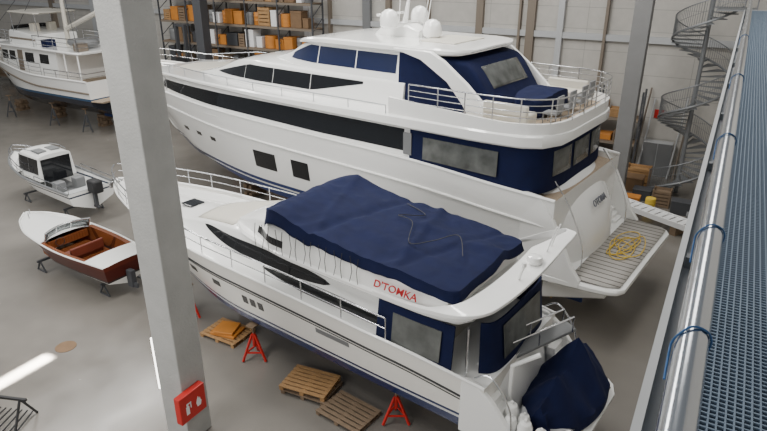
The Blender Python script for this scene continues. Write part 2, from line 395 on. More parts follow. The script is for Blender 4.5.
# ------------------------------------------------------------ BIG YACHT
FA=math.atan2(.133,-.991)
by=top('motor_yacht','large white three-deck motor yacht with navy canvas enclosures, on blocks','yacht',(-1.60,21.15,0),FA)
BH=Hull(2.1,28.2,3.5,
  zs=[(0,4.85),(.2,5.25),(.5,5.45),(.8,5.9),(1,6.3)],
  zk=[(0,1.1),(.12,.9),(.7,.9),(.9,1.5),(1,2.8)],
  zc=[(0,1.9),(.5,2.0),(.8,2.6),(1,4.0)],
  bs=[(0,3.2),(.1,3.4),(.55,3.4),(.75,2.95),(.9,1.7),(.97,.75),(1,.04)],
  bc=[(0,3.0),(.5,2.9),(.75,1.9),(.9,.7),(1,.02)])
bhm=zband('big_hull_paint',[(2.35,(.012,.03,.13)),(2.43,(.7,.7,.7)),(2.6,(.012,.03,.13)),(10,WHITE)])
BH.build('hull',bhm,by)
BH.deck('deck',M['teakdeck'],by,.25)
mb=MB()
for s in(1,-1): mb.tube(BH.line(-.95,.0,.98,.02,side=s),.05,8)
for s in(1,-1): mb.tube(BH.line(0,.0,1,-.02,side=s),.06,8)
mb.obj('gunwale',M['gel'],by)
mh=House([(7.2,3.33,3.18,5.0,6.5),(18,3.33,3.1,5.2,6.55),(21.5,2.95,2.55,5.3,6.5),(24.5,2.2,1.75,5.5,6.35),(27,1.3,.9,5.7,5.95)],.08)
mh.build('main_deck_house',M['gel'],by)
for s in(1,-1):
    strip('window',M['glass'],by,7.9,23.8,lambda x:6.28 if x<19 else 6.28-(x-19)*.03,lambda x:5.5+max(0,x-12)*.025,mh.B,side=s,n=40)
    for a,b2 in((14.8,16.2),(12.8,13.8)):
        strip('hull_window',M['glass'],by,a,b2,4.0,3.2,BH.B,side=s,n=8)
    for a in (19.2,20.6,22.0,10.5,9.0,7.6):
        strip('porthole',M['glass'],by,a,a+.45,3.95 if a>15 else 3.6,3.75 if a>15 else 3.4,BH.B,side=s,n=5)
    strip('vent_grille',M['grey'],by,7.5,7.85,6.2,5.4,lambda x,z:3.34,side=s,n=4)
plate(MB(),rnd([(2.35,1.6,6.45,6.75),(2.45,2.3,6.4,6.78),(2.8,2.95,6.38,6.8),(3.5,3.35,6.38,6.8),(5.4,3.5,6.38,6.8),(14,3.5,6.42,6.72),(19,3.3,6.5,6.7),(23,2.6,6.45,6.6),(25.5,1.9,6.3,6.45)],50)).obj('upper_deck',M['gel'],by)
MB().grid([[(x,h*k,6.845) for k in frange(-1,1,7)] for x,h in((2.6,2.2),(3.0,2.8),(4,3.1),(8,3.2))]).obj('deck_teak',M['teakdeck'],by,0)
fp=smoothpath([(8.5,3.38,0),(5.4,3.44,0),(3.7,3.3,0),(2.9,2.9,0),(2.5,2.2,0),(2.4,1.0,0),(2.4,-1.0,0),(2.5,-2.2,0),(2.9,-2.9,0),(3.7,-3.3,0),(5.4,-3.44,0),(8.5,-3.38,0)],6)
mb=MB();wallstrip(mb,fp,6.7,lambda x:7.15+max(0,x-4)*.05,.12);mb.obj('bulwark',M['gel'],by)
railing('railing',by,[(p.x,p.y*.985,7.12) for p in fp if p.x<8],.8,.026,.9,3)
for s in(1,-1):
    railing('side_rail',by,[(x,s*(interp([(7.6,3.4),(14,3.42),(19,3.2),(23,2.5),(25.5,1.8)],x)),6.66-max(0,x-22)*.09) for x in frange(8.6,25.5,30)],.42,.022,1.6,0,M['galv'])
    railing('bow_rail',by,[p+Vector((0,-s*.08,0)) for p in BH.line(.02,.72,.995,0,24,s)],.7,.018,1.4,1)
ph=House([(8.5,2.6,2.4,6.7,7.72),(16,2.6,2.3,6.7,7.78),(17.6,2.5,2.1,6.65,7.7),(20,2.2,1.6,6.6,7.0),(21.8,1.8,1.3,6.5,6.62)],.08)
ph.build('pilothouse',M['gel'],by)
for s in(1,-1):
    for a,b2 in((10.4,13.1),(13.14,15.3),(15.34,17.2),(17.24,19.8)):
        strip('window',M['glass'],by,a,b2,lambda x:min(7.56,7.56-(x-17)*.22),lambda x:6.95 if x>13 else 6.95+(13-x)*.2,ph.B,side=s,n=8)
toppatch('windscreen',M['glass'],by,ph,17.9,20.2,-.93,.93)
fd=House([(21.6,1.6,1.45,6.35,6.72),(24,1.2,1.05,6.2,6.6),(25,.9,.8,6.1,6.3)],.05);fd.build('sun_lounge',M['gel2'],by,12)
sk=House([(8.6,2.3,2.1,7.7,8.78),(12.8,2.3,2.0,7.7,8.76),(14.2,2.1,1.6,7.7,8.6),(15.2,1.9,1.3,7.68,8.15),(16.4,1.6,1.1,7.66,7.8)],.06)
sk.build('sky_lounge',M['gel'],by)
for s in(1,-1):
    for a,b2 in((9.0,10.9),(10.97,12.9),(12.97,14.9)):
        strip('window',M['bglass'],by,a,b2,lambda x:min(8.64,8.64-(x-13.6)*.35),lambda x:7.98,sk.B,side=s,n=8)
toppatch('windscreen',M['bglass'],by,sk,14.3,15.9,-.9,.9)
plate(MB(),rnd([(6.2,1.5,8.86,8.96),(6.5,2.1,8.81,9.0),(7.5,2.35,8.78,9.03),(12,2.35,8.78,9.04),(13.6,2.1,8.73,8.93),(14.5,1.6,8.64,8.74),(14.8,1.1,8.62,8.68)])).obj('hardtop',M['gel'],by)
MB().box((8.0,0,9.06),(1.6,2.2,.04)).obj('sunroof',M['gel2'],by,0,bevel=.02)
cv=House([(5.0,2.05,1.9,6.8,7.15),(6.3,2.2,2.0,6.8,8.6),(8.8,2.42,2.3,6.8,8.84)],.02)
cv.build('canvas_cover',M['navy'],by,label='navy canvas enclosing the upper aft seating')
toppatch('vinyl_window',M['clear'],by,cv,5.4,5.95,-.7,.7,.03)
for s in(1,-1):
    A=[]
    for (x,z,w) in((4.3,6.75,1.3),(5.0,7.3,.95),(5.8,8.0,.8),(6.7,8.65,1.0),(7.3,8.95,1.6)):
        A.append([Vector((x,s*2.62,z)),Vector((x+w,s*2.62,z)),Vector((x+w,s*2.46,z+.02)),Vector((x,s*2.46,z+.02))])
    MB().loft(A).obj('arch_leg',M['gel'],by,50,bevel=.03)
mb=MB();plate(mb,[(9.3,.35,9.0,9.3),(9.8,.45,9.0,9.5),(10.9,.45,9.0,9.5),(11.5,.3,9.0,9.1)]);mb.box((10.2,0,9.5),(.5,2.4,.12));mb.tube([(10.2,0,9.5),(10.0,0,10.6)],[.12,.05],10)
mb.obj('mast',M['gel'],by)
for a,c in(((10.2,.4,9.55),(10.1,.4,11.2)),((9.6,-.6,9.0),(9.2,-.6,11.6)),((8.4,1.6,9.0),(7.9,1.6,11.4))): MB().tube([a,c],.018,6).obj('aerial',M['gel'],by)
dome=[(0.26,0),(.35,.08),(.37,.26),(.35,.43),(.28,.58),(.15,.67),(.02,.70)]
for c in((10.2,1.05,9.42),(10.2,-1.05,9.42),(8.9,0,9.05)): MB().lathe(dome,c,24).obj('satellite_dome',M['gel'],by)
mb=MB();mb.lathe([(.18,0),(.2,.2),(.12,.35)],(10.9,0,9.5),14);mb.box((10.9,0,9.84),(.14,1.7,.1));mb.obj('radar',M['gel'],by,bevel=.02)
for y in(2.3,-2.3):
    mb=MB();mb.box((4.3,y,7.05),(1.6,.8,.45));mb.box((4.3,y+math.copysign(.35,y),7.4),(1.6,.16,.4));mb.obj('deck_sofa',M['gel2'],by,bevel=.06)
for x,y in((3.2,1.4),(3.2,.3),(3.2,-.8),(3.3,-1.8)):
    mb=MB();mb.box((x,y,7.2),(.5,.5,.06));mb.box((x-.24,y,7.5),(.05,.5,.55))
    for a in(-.22,.22):
        for c in(-.22,.22): mb.tube([(x+a,y+c,6.84),(x+a,y+c,7.2)],.02,5)
    mb.obj('deck_chair',M['grey'],by,0)
cloth('furniture_cover',by,lambda x,y:7.55+.1*math.cos(y*1.5),3.6,4.8,-1.4,1.4,24,24,.5,label='navy cover over upper deck furniture')
cp=smoothpath([(7.6,3.28,0),(5.5,3.3,0),(3.9,3.25,0),(3.1,3.0,0),(2.75,2.4,0),(2.62,1.2,0),(2.6,0,0),(2.62,-1.2,0),(2.75,-2.4,0),(3.1,-3.0,0),(3.9,-3.25,0),(7.6,-3.28,0)],6)
mb=MB();wallstrip(mb,cp,lambda x:4.8+(x-2.5)*.05,6.42,.05,.06);mb.obj('canvas_enclosure',M['navy'],by,label='navy canvas enclosing the aft deck')
vy=lambda x,z:3.33+(6.42-z)*.04
for s in(1,-1): strip('vinyl_window',M['clear'],by,4.1,7.0,6.15,lambda x:5.3+(x-4)*.02,vy,side=s,n=8,thick=.01)
for y0,y1 in((2.2,.95),(.7,-.7),(-.95,-2.2)):
    mb=MB();xx=lambda y:interp([(0,2.6),(1.2,2.62),(2.4,2.75)],abs(y))-.03
    mb.grid([[(xx(y)-(.04*(6.42-z)),y,z) for z in frange(5.3,6.15,4)] for y in frange(y0,y1,6)]);mb.obj('vinyl_window',M['clear'],by,solid=.01)
L=[]
for z,xa,hw in((2.25,1.35,2.1),(2.9,1.42,2.2),(3.5,1.58,2.3),(4.1,1.9,2.35),(4.6,2.25,2.35),(4.9,2.6,2.3)):
    L.append([Vector((xa+.45*abs(k)**3,k*hw,z)) for k in frange(-1,1,13)]+[Vector((3.2,hw,z)),Vector((3.2,-hw,z))])
MB().loft(L).obj('transom',M['gel'],by,60)
for s in(1,-1):
    mb=MB()
    for k in range(8): mb.box((1.6+k*.16+.35,s*2.65,2.25+k*.165),(.7,.7,.34))
    mb.obj('stairs',M['gel'],by,0,bevel=.02)
    mb=MB();mb.tube(smoothpath([(1.3,s*2.3,2.3),(1.35,s*2.32,3.2),(1.9,s*2.32,4.4),(2.5,s*2.32,5.2)],5),.025,6);mb.obj('stair_handrail',M['steel'],by)
    L=[]
    for x,z in((1.0,2.35),(1.35,2.8),(1.75,3.6),(2.2,4.4),(2.6,4.9),(3.2,4.95)):
        L.append([Vector((x,s*3.22,2.1)),Vector((x,s*3.24,z)),Vector((x,s*3.02,z)),Vector((x,s*3.0,2.1))])
    MB().loft(L).obj('quarter_wing',M['gel'],by,50,bevel=.03)
plate(MB(),rnd([(-.3,2.7,2.12,2.26),(-.15,2.95,2.1,2.28),(.2,3.12,2.08,2.3),(1.2,3.22,2.05,2.3),(2.4,3.25,2.0,2.3)],16)).obj('swim_platform',M['gel'],by)
mb=MB();mb.grid([[(x,h*k,2.345) for k in frange(-1,1,7)] for x,h in((-.15,2.75),(.2,2.98),(.8,3.05),(1.4,3.08))]);mb.obj('platform_teak',M['teak'],by,solid=.01)
plate(MB(),[(.4,2.3,1.5,2.1),(2.3,2.9,1.2,2.1)]).obj('platform_bracket',M['gel'],by)
for s in(1,-1):
    MB().box((1.7,s*1.4,1.2),(.7,.1,1.2)).obj('rudder',M['antif'],by,0,bevel=.04)
    mb=MB();mb.tube([(2.4,s*1.4,1.05),(5.5,s*1.3,1.5)],.05,8)
    for k in range(5):
        a=k*2*math.pi/5;mb.box((2.45,s*1.4+.3*math.cos(a),1.05+.3*math.sin(a)),(.06,.22,.5),Matrix.Rotation(a+1.57,3,'X')@Matrix.Rotation(.5,3,'Z'))
    mb.obj('propeller',M['bronze'],by,0)
text('name_lettering','OTOMA',.33,M['greytxt'],by,facing((1.70,-.1,3.98),(0,-1,0),(.5,0,.86)),.014,.15,.003)
mtx2=Matrix.Translation((-1.60,21.15,0))@Matrix.Rotation(FA,4,'Z')
hp=[]
for k in range(130):
    a=k*.27;hp.append((.6+(.36+.16*math.sin(k*.21))*math.cos(a)+.25*math.sin(k*.045),-.3+(.85+.35*math.sin(k*.13))*math.sin(a)+.35*math.sin(k*.06),2.385+.0006*k))
hose=MB().tube(smoothpath(hp,2),.018,6).obj('hose',M['yellow'],None,60);hose.matrix_world=mtx2
tag(hose,'yellow water hose coiled loosely on the swim platform','hose')

# ------------------------------------------------------------ FRONT YACHT
fy=top('motor_yacht','white flybridge motor yacht with navy tarpaulin over the flybridge','yacht',(-.32,12.65,0),FA)
FH=Hull(3.0,18.2,2.3,
  zs=[(0,2.85),(.15,3.15),(.5,3.35),(1,3.5)],
  zk=[(0,.7),(.1,.6),(.6,.6),(.85,.95),(1,2.0)],
  zc=[(0,1.35),(.6,1.45),(.85,1.9),(1,2.8)],
  bs=[(0,2.05),(.2,2.25),(.5,2.25),(.72,1.9),(.88,1.2),(.97,.5),(1,.05)],
  bc=[(0,1.9),(.5,1.85),(.75,1.15),(.9,.45),(1,.02)])
fhm=zband('front_hull_paint',[(1.62,(.008,.020,.09)),(1.68,(.7,.7,.7)),(1.78,(.008,.020,.09)),(10,(.86,.84,.79))])
FH.build('hull',fhm,fy)
FH.deck('deck',M['gel'],fy,.1)
mb=MB()
for s in(1,-1): mb.tube(FH.line(0,0,1,-.01,side=s),.045,8)
mb.obj('gunwale',M['gel'],fy)
mb=MB()
for s in(1,-1): mb.tube(FH.line(-.55,0,.99,.01,side=s),.028,8)
for s in(1,-1): mb.tube(FH.line(-.66,0,.99,.005,side=s),.014,8)
mb.obj('rub_rail',M['dark'],fy)
fh=House([(5.4,1.75,1.6,2.9,4.12),(9,1.8,1.55,3.0,4.22),(12,1.7,1.4,3.1,4.22),(13.6,1.55,1.1,3.15,3.95),(15.5,1.25,.75,3.2,3.55),(17,.95,.6,3.25,3.42),(19,.5,.35,3.3,3.4)],.1)
fh.build('deckhouse',M['gel'],fy)
def cres(x0,x1,z0,z1,th,peak=.6):
    def c(x):
        t=(x-x0)/(x1-x0);return z0+(z1-z0)*t
    def h(x):
        t=max(0,min(1,(x-x0)/(x1-x0)));return th*(math.sin(math.pi*t**peak)**.7)
    return (lambda x:c(x)+h(x)*.5+.01),(lambda x:c(x)-h(x)*.5)
for s in(1,-1):
    a,b2=cres(8.0,14.1,3.72,3.74,.44,.8);strip('window',M['glass'],fy,8.0,14.1,a,b2,fh.B,side=s,n=30)
    a,b2=cres(5.6,10.7,3.22,3.42,.38,.8);strip('window',M['glass'],fy,5.6,10.7,a,b2,fh.B,side=s,n=30)
    for x in (16.6,15.2,13.8,12.4): strip('porthole',M['glass'],fy,x,x+.38,2.5,2.3,FH.B,side=s,n=5)
    for x in (10.4,10.75,11.1): strip('porthole',M['glass'],fy,x,x+.22,2.42,2.15,FH.B,side=s,n=4)
    strip('vent_grille',M['grey'],fy,7.0,8.2,2.5,2.35,FH.B,side=s,n=6)
toppatch('windscreen',M['gel2'],fy,fh,12.4,14.8,-.95,.95,label='cream windscreen cover')
MB().box((16.2,0,3.62),(.6,.6,.06)).obj('hatch',M['glass'],fy,0,bevel=.02)
for s in(1,-1):
    railing('side_rail',fy,[p+Vector((0,-s*.06,0)) for p in FH.line(.03,.15,.995,0,44,s)],.6,.026,1.1,1)
mb=MB();mb.tube([(20.9,0,3.5),(21.6,0,3.35)],.07,8);mb.box((21.5,0,3.2),(.12,.5,.25));mb.obj('anchor',M['steel'],fy,bevel=.02)
mb=MB();mb.box((19.6,0,3.55),(.4,.25,.2));mb.lathe([(.12,0),(.12,.15),(.06,.2)],(19.3,.1,3.5),12);mb.obj('windlass',M['steel'],fy,bevel=.02)
plate(MB(),rnd([(3.7,1.5,4.1,4.2),(4.0,1.85,4.08,4.25),(5,1.98,4.08,4.28),(9,1.95,4.1,4.3),(11.5,1.6,4.15,4.3),(12.3,1.2,4.2,4.28)])).obj('flybridge_deck',M['gel'],fy)
fc=House([(4.2,1.85,1.82,4.25,4.66),(7,1.92,1.84,4.25,4.85),(10,1.86,1.74,4.25,4.95),(10.8,1.6,1.4,4.25,4.85),(12.4,1.1,.9,4.22,4.35)],.05);fc.build('flybridge_coaming',M['gel'],fy)
for s in(1,-1): strip('vent_window',M['glass'],fy,9.6,11.0,4.62,4.42,fc.B,side=s,n=8)
text('name_lettering',"D'TOMKA",.29,M['redtxt'],fy,facing((5.60,2.0,4.53),(-1,0,0),(0,-.05,1)),.01,.25,.002)
for k in range(15):
    x=6.75+k*.27;MB().tube([(x,1.95,5.0),(x+.06*(-1)**k,1.96,4.6),(x,1.99,4.3)],.010,5).obj('tie_cord',M['dark'],fy)
ap=smoothpath([(6.3,1.97,4.24),(5.3,2.06,4.30),(4.5,2.14,4.42),(3.7,2.14,4.56),(3.2,1.8,4.64),(3.05,1.0,4.64),(3.0,0,4.66),(2.95,-1.0,4.78),(2.85,-1.7,5.04),(2.75,-2.15,5.32),(3.3,-2.2,5.10),(4.2,-2.16,4.72),(5.3,-2.06,4.35),(6.3,-1.97,4.24)],6)
rows=[]
for i,p in enumerate(ap):
    f=max(0,min(1,(4.6-p.x)/1.4));w=.10+.62*f*(1-.75*max(0,min(1,(-p.y-1.4)/.7)))
    inn=Vector((1,0,0))*f+Vector((0,-math.copysign(1,p.y) if abs(p.y)>.3 else 0,0))*(1-f)*.8
    if inn.length<.1: inn=Vector((1,0,0))
    inn.normalize()
    rows.append([p+Vector((0,0,.04)),p+inn*w+Vector((0,0,.06)),p+inn*w-Vector((0,0,.02)),p-Vector((0,0,.10-.06*f))])
MB().loft(rows).obj('radar_arch',M['gel'],fy,50,bevel=.015)
MB().lathe([(.17,0),(.21,.09),(.18,.19),(.05,.23)],(3.3,-.9,4.80),16).obj('antenna_dome',M['gel'],fy)
for y in(-1.4,-1.6): MB().tube([(3.2,y,4.95),(3.0,y,5.7)],.02,6).obj('aerial',M['gel'],fy)
mb=MB();mb.tube([(3.3,0,4.7),(3.2,0,5.1)],.03,8);mb.lathe([(.05,0),(.07,.05),(.05,.12)],(3.2,0,5.08),10);mb.obj('navigation_light',M['gel'],fy)
def tf(x,y):
    z=interp([(4.0,4.96),(5.2,5.05),(7,5.18),(9,5.38),(9.9,5.56),(10.4,5.42)],x)
    z+=.10*math.exp(-((y+.5)/.3)**2)*(1/(1+math.exp((x-8)*3)))+.07*math.exp(-((y-.9)/.2)**2)*(x<7.8)*math.sin(math.pi*(x-4)/3.8)
    return z-.05*(y/1.8)**2-.07*math.exp(-((x-8.1-.2*y)/.16)**2)+.06*math.exp(-((x-6.2+.25*y)/.14)**2)-.04*math.exp(-((x-5.2-.3*y)/.12)**2)+.04*math.exp(-((x-9.1+.4*y)/.12)**2)
cloth('flybridge_cover',fy,tf,4.0,10.4,-1.86,1.86,90,56,lambda x,y:interp([(3.7,.20),(8,.28),(10,.36),(10.6,.42)],x),label='navy tarpaulin covering the flybridge',amp=.07,corner=.05,outline=lambda x:interp([(3.7,.98),(6,1),(9.5,1),(10.6,.95)],x))
MB().tube(smoothpath([(4.6,.5,5.16),(5.2,-.3,5.26),(5.6,.3,5.22),(6.0,.8,5.24),(6.6,-.2,5.32),(7.2,-.4,5.30),(6.7,-1.0,5.22),(7.6,-1.4,5.22)],8),.012,5).obj('lashing_rope',M['dark'],fy,60)
for s in(1,-1):
    mb=MB();wallstrip(mb,[(6.1-k*.2,s*(1.95+.05*math.sin(math.pi*k/11)),0) for k in range(12)] if s==1 else [(6.1-(11-k)*.2,-1.98,0) for k in range(12)],lambda x:2.8+(x-3.2)*.07,4.12,.05,.14);mb.obj('canvas_panel',M['navy'],fy,label='navy canvas side panel of the cockpit')
cp=smoothpath([(3.5,1.45,0),(3.28,1.25,0),(3.2,.8,0),(3.2,0,0),(3.25,-1.3,0),(3.5,-1.8,0),(3.9,-1.98,0)],6)
mb=MB();wallstrip(mb,cp,lambda x:2.8+(x-3.2)*.07,4.12,.05,.14);mb.obj('canvas_panel',M['navy'],fy,label='navy canvas aft panel of the cockpit')
MB().tube([(3.6,1.85,2.85),(3.6,1.85,4.15)],.03,8).obj('canopy_pole',M['steel'],fy)
MB().box((5.0,0,3.1),(1.0,2.4,.5)).obj('cockpit_seat',M['gel2'],fy,0,bevel=.05)
MB().box((5.45,0,3.6),(.06,3.0,1.1)).obj('saloon_door',M['glass'],fy,0)
yf=lambda x,z:2.0+.14*(4.12-z)/1.25
for s in(1,-1): strip('vinyl_window',M['clear'],fy,4.2,5.6,3.92,3.1,yf,side=s,n=6,thick=.01)
MB().grid([[(3.2-.02-.14*(4.12-z)/1.25,y,z) for z in (3.05,3.95)] for y in (.95,-1.1)]).obj('vinyl_window',M['clear'],fy,0,solid=.01)
L=[]
for z,xa,hw in((1.5,2.6,1.3),(2.2,2.75,1.35),(2.8,3.05,1.35),(2.9,3.3,1.3)):
    L.append([Vector((xa+.2*abs(k)**3,k*hw,z)) for k in frange(-1,1,9)]+[Vector((3.6,hw,z)),Vector((3.6,-hw,z))])
MB().loft(L).obj('transom',M['gel'],fy)
for s in(1,-1):
    mb=MB()
    for k in range(5): mb.box((2.5+k*.2,s*1.65,1.55+k*.22),(.5,.6,.4))
    mb.obj('stairs',M['gel'],fy,0,bevel=.02)
    mb=MB();mb.tube(smoothpath([(2.3,s*1.98,2.0),(2.4,s*1.98,2.6),(2.9,s*1.98,3.2),(3.3,s*1.98,3.0)],5),.022,6);mb.obj('grab_rail',M['steel'],fy)
    L=[]
    for x,z in((1.9,1.65),(2.3,2.0),(2.8,2.6),(3.2,2.88),(3.6,2.9)):
        L.append([Vector((x,s*2.1,1.4)),Vector((x,s*2.08,z)),Vector((x,s*1.92,z)),Vector((x,s*1.94,1.4))])
    MB().loft(L).obj('quarter_wing',M['gel'],fy,50,bevel=.03)
plate(MB(),rnd([(0.95,1.4,1.42,1.52),(1.1,1.75,1.38,1.55),(1.4,1.95,1.36,1.56),(3.1,2.05,1.3,1.56)],14)).obj('swim_platform',M['gel'],fy)
MB().grid([[(x,h*k,1.58) for k in frange(-1,1,5)] for x,h in((1.1,1.5),(1.35,1.8),(2.5,1.85))]).obj('platform_teak',M['teak'],fy,solid=.01)
for s in(1,-1): MB().box((2.5,s*.9,.9),(.5,.08,.85)).obj('rudder',M['antif'],fy,0,bevel=.03)
mb=MB();mb.tube([(2.75,1.15,1.6),(2.75,1.15,3.1),(2.2,.9,3.5)],.06,8);mb.lathe([(.14,0),(.16,.15),(.1,.3)],(2.75,1.15,1.58),12);mb.obj('davit',M['gel'],fy)
mtx1=Matrix.Translation((-.32,12.65,0))@Matrix.Rotation(FA,4,'Z')
def place(o,M2,x,y,z,rz=0):
    o.matrix_world=M2@Matrix.Translation((x,y,z))@Matrix.Rotation(rz,4,'Z');return o
td=top('tender','small tender boat under a creased navy cover on the swim platform','boat');place(td,mtx1,1.90,.0,1.6)
rows=[]
for i in range(33):
    t=i/32;y=-1.5+2.85*t;w=max(.28,.90*math.sin(math.pi*min(1,(t*.80+.2)))**.45);h=.80+.60*max(0,1-abs(t-.25)/.2)+.3*max(0,1-abs(t-.70)/.15)-.2*t
    r=[]
    for k in range(21):
        a=math.pi*k/20;c=math.cos(a);fold=.07*noise.noise(Vector((c*3,y*2.2,1)))-.06*abs(noise.noise(Vector((c*4+y*2,y*3-c*2,5))))
        z=.25+h*(1-abs(c)**1.15)+fold
        r.append(Vector((w*c*(1+.05*math.sin(t*26+c)),y,max(.05,z))))
    rows.append([Vector((w*1.04,y,0))]+r+[Vector((-w*1.04,y,0))])
MB().loft(rows).obj('boat_cover',M['navy'],td,28)
mb=MB()
for s in(1,-1): mb.tube(smoothpath([(s*.62,-1.3,.15),(s*.64,0,.15),(s*.5,.9,.15),(s*.2,1.2,.2)],5),.13,10)
mb.obj('hull',M['lgrey'],td)
ps=top('passerelle','grey folding boarding gangway with handrail at the stern','gangway');place(ps,mtx1,2.85,-.3,2.55,R(-121))
MB().box((0,0,.35),(2.3,.42,.09),Matrix.Rotation(R(-12),3,'Y')).obj('plank',M['grey'],ps,0,bevel=.02)
MB().box((-.7,0,.0),(.3,.35,.5)).obj('base',M['lgrey'],ps,0,bevel=.03)
mb=MB()
for s in(1,-1):
    mb.tube([(-1,s*.2,.2),(-1,s*.2,.65),(1,s*.2,1.0),(1,s*.2,.55)],.025,6);mb.tube([(0,s*.2,.4),(0,s*.2,.82)],.018,6)
mb.obj('railing',M['steel'],ps)
for (x,y,sc) in((2.40,1.80,1),(2.03,1.82,1.1),(1.65,1.80,1.0),(1.28,1.74,1.0),(2.55,1.45,1.1),(2.2,1.48,.9),(1.15,1.42,.9)):
    o=MB().lathe([(.03,0),(.12,.03),(.16,.12),(.16,.55),(.12,.66),(.04,.7),(.03,.76)],(0,0,0),14).obj('fender',M['gel'],None);place(o,mtx1,x,y,1.6);o.scale=(sc,sc,sc*.9);tag(o,'white inflatable boat fender standing on the swim platform','fender','fenders at the stern')

# ------------------------------------------------------------ supports
def jack(loc,h,rz=0,m='red',lab='red steel tripod jack stand propping the yacht hull'):
    j=top('jack_stand',lab,'boat stand',loc,rz,'jack stands')
    mb=MB()
    for k in range(3):
        a=k*2.094;mb.bar((.42*math.cos(a),.42*math.sin(a),.03),(.05*math.cos(a),.05*math.sin(a),h*.72),.06,.06)
        a2=a+2.094;mb.bar((.3*math.cos(a),.3*math.sin(a),h*.25),(.3*math.cos(a2),.3*math.sin(a2),h*.25),.04,.04)
    mb.tube([(0,0,h*.4),(0,0,h*.75)],.06,10);mb.obj('frame',M[m],j,0)
    mb=MB();mb.tube([(0,0,h*.7),(0,0,h-.05)],.035,8);mb.box((0,0,h-.03),(.3,.3,.05));mb.obj('screw_pad',M['woodd'],j,0)
    return j
def bl(x,y,m=mtx1): return m@Vector((x,y,0))
for x,y,h in((5.9,1.45,1.15),(11.2,1.85,1.3),(15,1.5,1.3)): 
    for s in(1,-1):
        p=bl(x,s*y);jack((p.x,p.y,0),h)
def keelblock(p,h,w,rz=FA):
    k=top('keel_block','stack of heavy timber blocks supporting the keel','timber block',(p[0],p[1],0),rz,'keel blocks')
    n2=max(2,int(h/.2));t=h/n2
    for i in range(n2):
        for s in(-1,1):
            c=(s*w*.25,0,t*(i+.5)) if i%2==0 else (0,s*w*.25,t*(i+.5));sz=(w*.3,w*1.3,t) if i%2==0 else (w*1.3,w*.3,t)
            MB().box(c,sz).obj('timber',M['woodd'],k,0,bevel=.01)
for x in(5.5,10,13.5): keelblock(bl(x,0),.6,.6)
for x in(6,11,16,20): keelblock(bl(x,0,mtx2),.9,.8)

# ------------------------------------------------------------ RED RUNABOUT
rb=top('runabout','open wooden runabout with dark red varnished hull and white decks','boat',(-21.9,13.4,0),R(176))
RH=Hull(-3.4,6.9,.9,zs=[(0,1.5),(.4,1.55),(1,1.8)],zk=[(0,.5),(.6,.5),(.9,.75),(1,1.2)],zc=[(0,.8),(.6,.85),(1,1.5)],
  bs=[(0,.95),(.4,1.18),(.7,1.05),(.9,.6),(1,.04)],bc=[(0,.85),(.5,.95),(.8,.5),(1,.02)],p=(.8,1.2))
RH.build('hull',M['mahog'],rb)
RH.deck('foredeck',M['gel'],rb,.02,.0,.56,.995,.08,16);RH.deck('aft_deck',M['gel'],rb,.02,0,0,.16,.05,8)
RH.deck('cockpit_floor',M['mahogin'],rb,.62,.12,.1,.62,0,16)
for s in(1,-1):
    MB().grid([[Vector((p.x,p.y-s*o2,p.z-.02-dz)) for o2,dz in((.0,0),(.20,0),(.22,.6))] for p in RH.line(0,.12,.60,0,20,s)]).obj('side_deck',M['mahogin'],rb,0,solid=.02)
mb=MB();mb.tube(RH.line(0,0,1,.01,side=1),.035,6);mb.tube(RH.line(0,0,1,.01,side=-1),.035,6);mb.obj('rub_rail',M['gel'],rb)
for x,w in((-1.9,1.3),(-.6,1.4)):
    mb=MB();mb.box((x,0,1.08),(.5,w,.3));mb.box((x-.27,0,1.28),(.12,w,.4));mb.obj('bench_seat',M['mahogseat'],rb,0,bevel=.04)
MB().box((-2.45,0,1.25),(.6,1.2,.4)).obj('engine_box',M['mahogin'],rb,0,bevel=.04)
mb=MB();mb.box((-3.55,0,.75),(.3,.22,.7));mb.box((-3.65,0,.5),(.45,.1,.2));mb.obj('stern_drive',M['dgrey'],rb,0,bevel=.03)
clr=mat('tinted_screen',(.30,.33,.34),.1,trans=.8)
mb=MB();mb.grid([[Vector((.75-.35*abs(k)**2-.18*t,k*.95,1.58+t*.40)) for k in frange(-1,1,11)] for t in(0,1)]);mb.obj('windscreen',clr,rb,solid=.015)
mb=MB();mb.tube([(.57-.35*k*k,k*.95,1.98) for k in frange(-1,1,11)],.03,6);mb.tube([(.75-.35*k*k,k*.95,1.58) for k in frange(-1,1,11)],.03,6)
for k in(-1,-.33,.33,1): mb.tube([(.57-.35*k*k,k*.95,1.98),(.75-.35*k*k,k*.95,1.58)],.025,6)
mb.obj('windscreen_frame',M['steel'],rb)
mb=MB();mb.box((.42,0,1.35),(.1,1.7,.3));mb.obj('dashboard',M['mahogin'],rb,0)
mb=MB();mb.tube([(.3+.03*math.cos(a),.4+.17*math.cos(a),1.42+.17*math.sin(a)) for a in frange(0,6.0,16)],.015,6,True);mb.obj('steering_wheel',M['dark'],rb)
mb=MB();mb.tube([(3.1,0,1.8),(3.1,0,2.05)],.02,6);mb.tube([(2.7,.25,1.76),(2.7,.25,1.86),(3.15,.05,1.88)],.015,6);mb.obj('bow_fitting',M['steel'],rb)
def trestle(loc,rz,lab,grp,w=.9,h=.46):
    st=top('boat_trestle',lab,'boat stand',loc,rz,grp)
    mb=MB();mb.bar((0,-w,h),(0,w,h),.1,.08)
    for s in(1,-1): mb.bar((-.3,s*w*.88,.02),(0,s*w*.88,h),.05,.05);mb.bar((.3,s*w*.88,.02),(0,s*w*.88,h),.05,.05);mb.bar((-.3,s*w*.88,.02),(.3,s*w*.88,.02),.05,.05)
    mb.obj('frame',M['dgrey'],st,0)
for x in(1.3,-2.6): trestle((-21.9-x,13.4,0),R(176),'low grey steel trestle carrying the wooden runabout','runabout trestles')

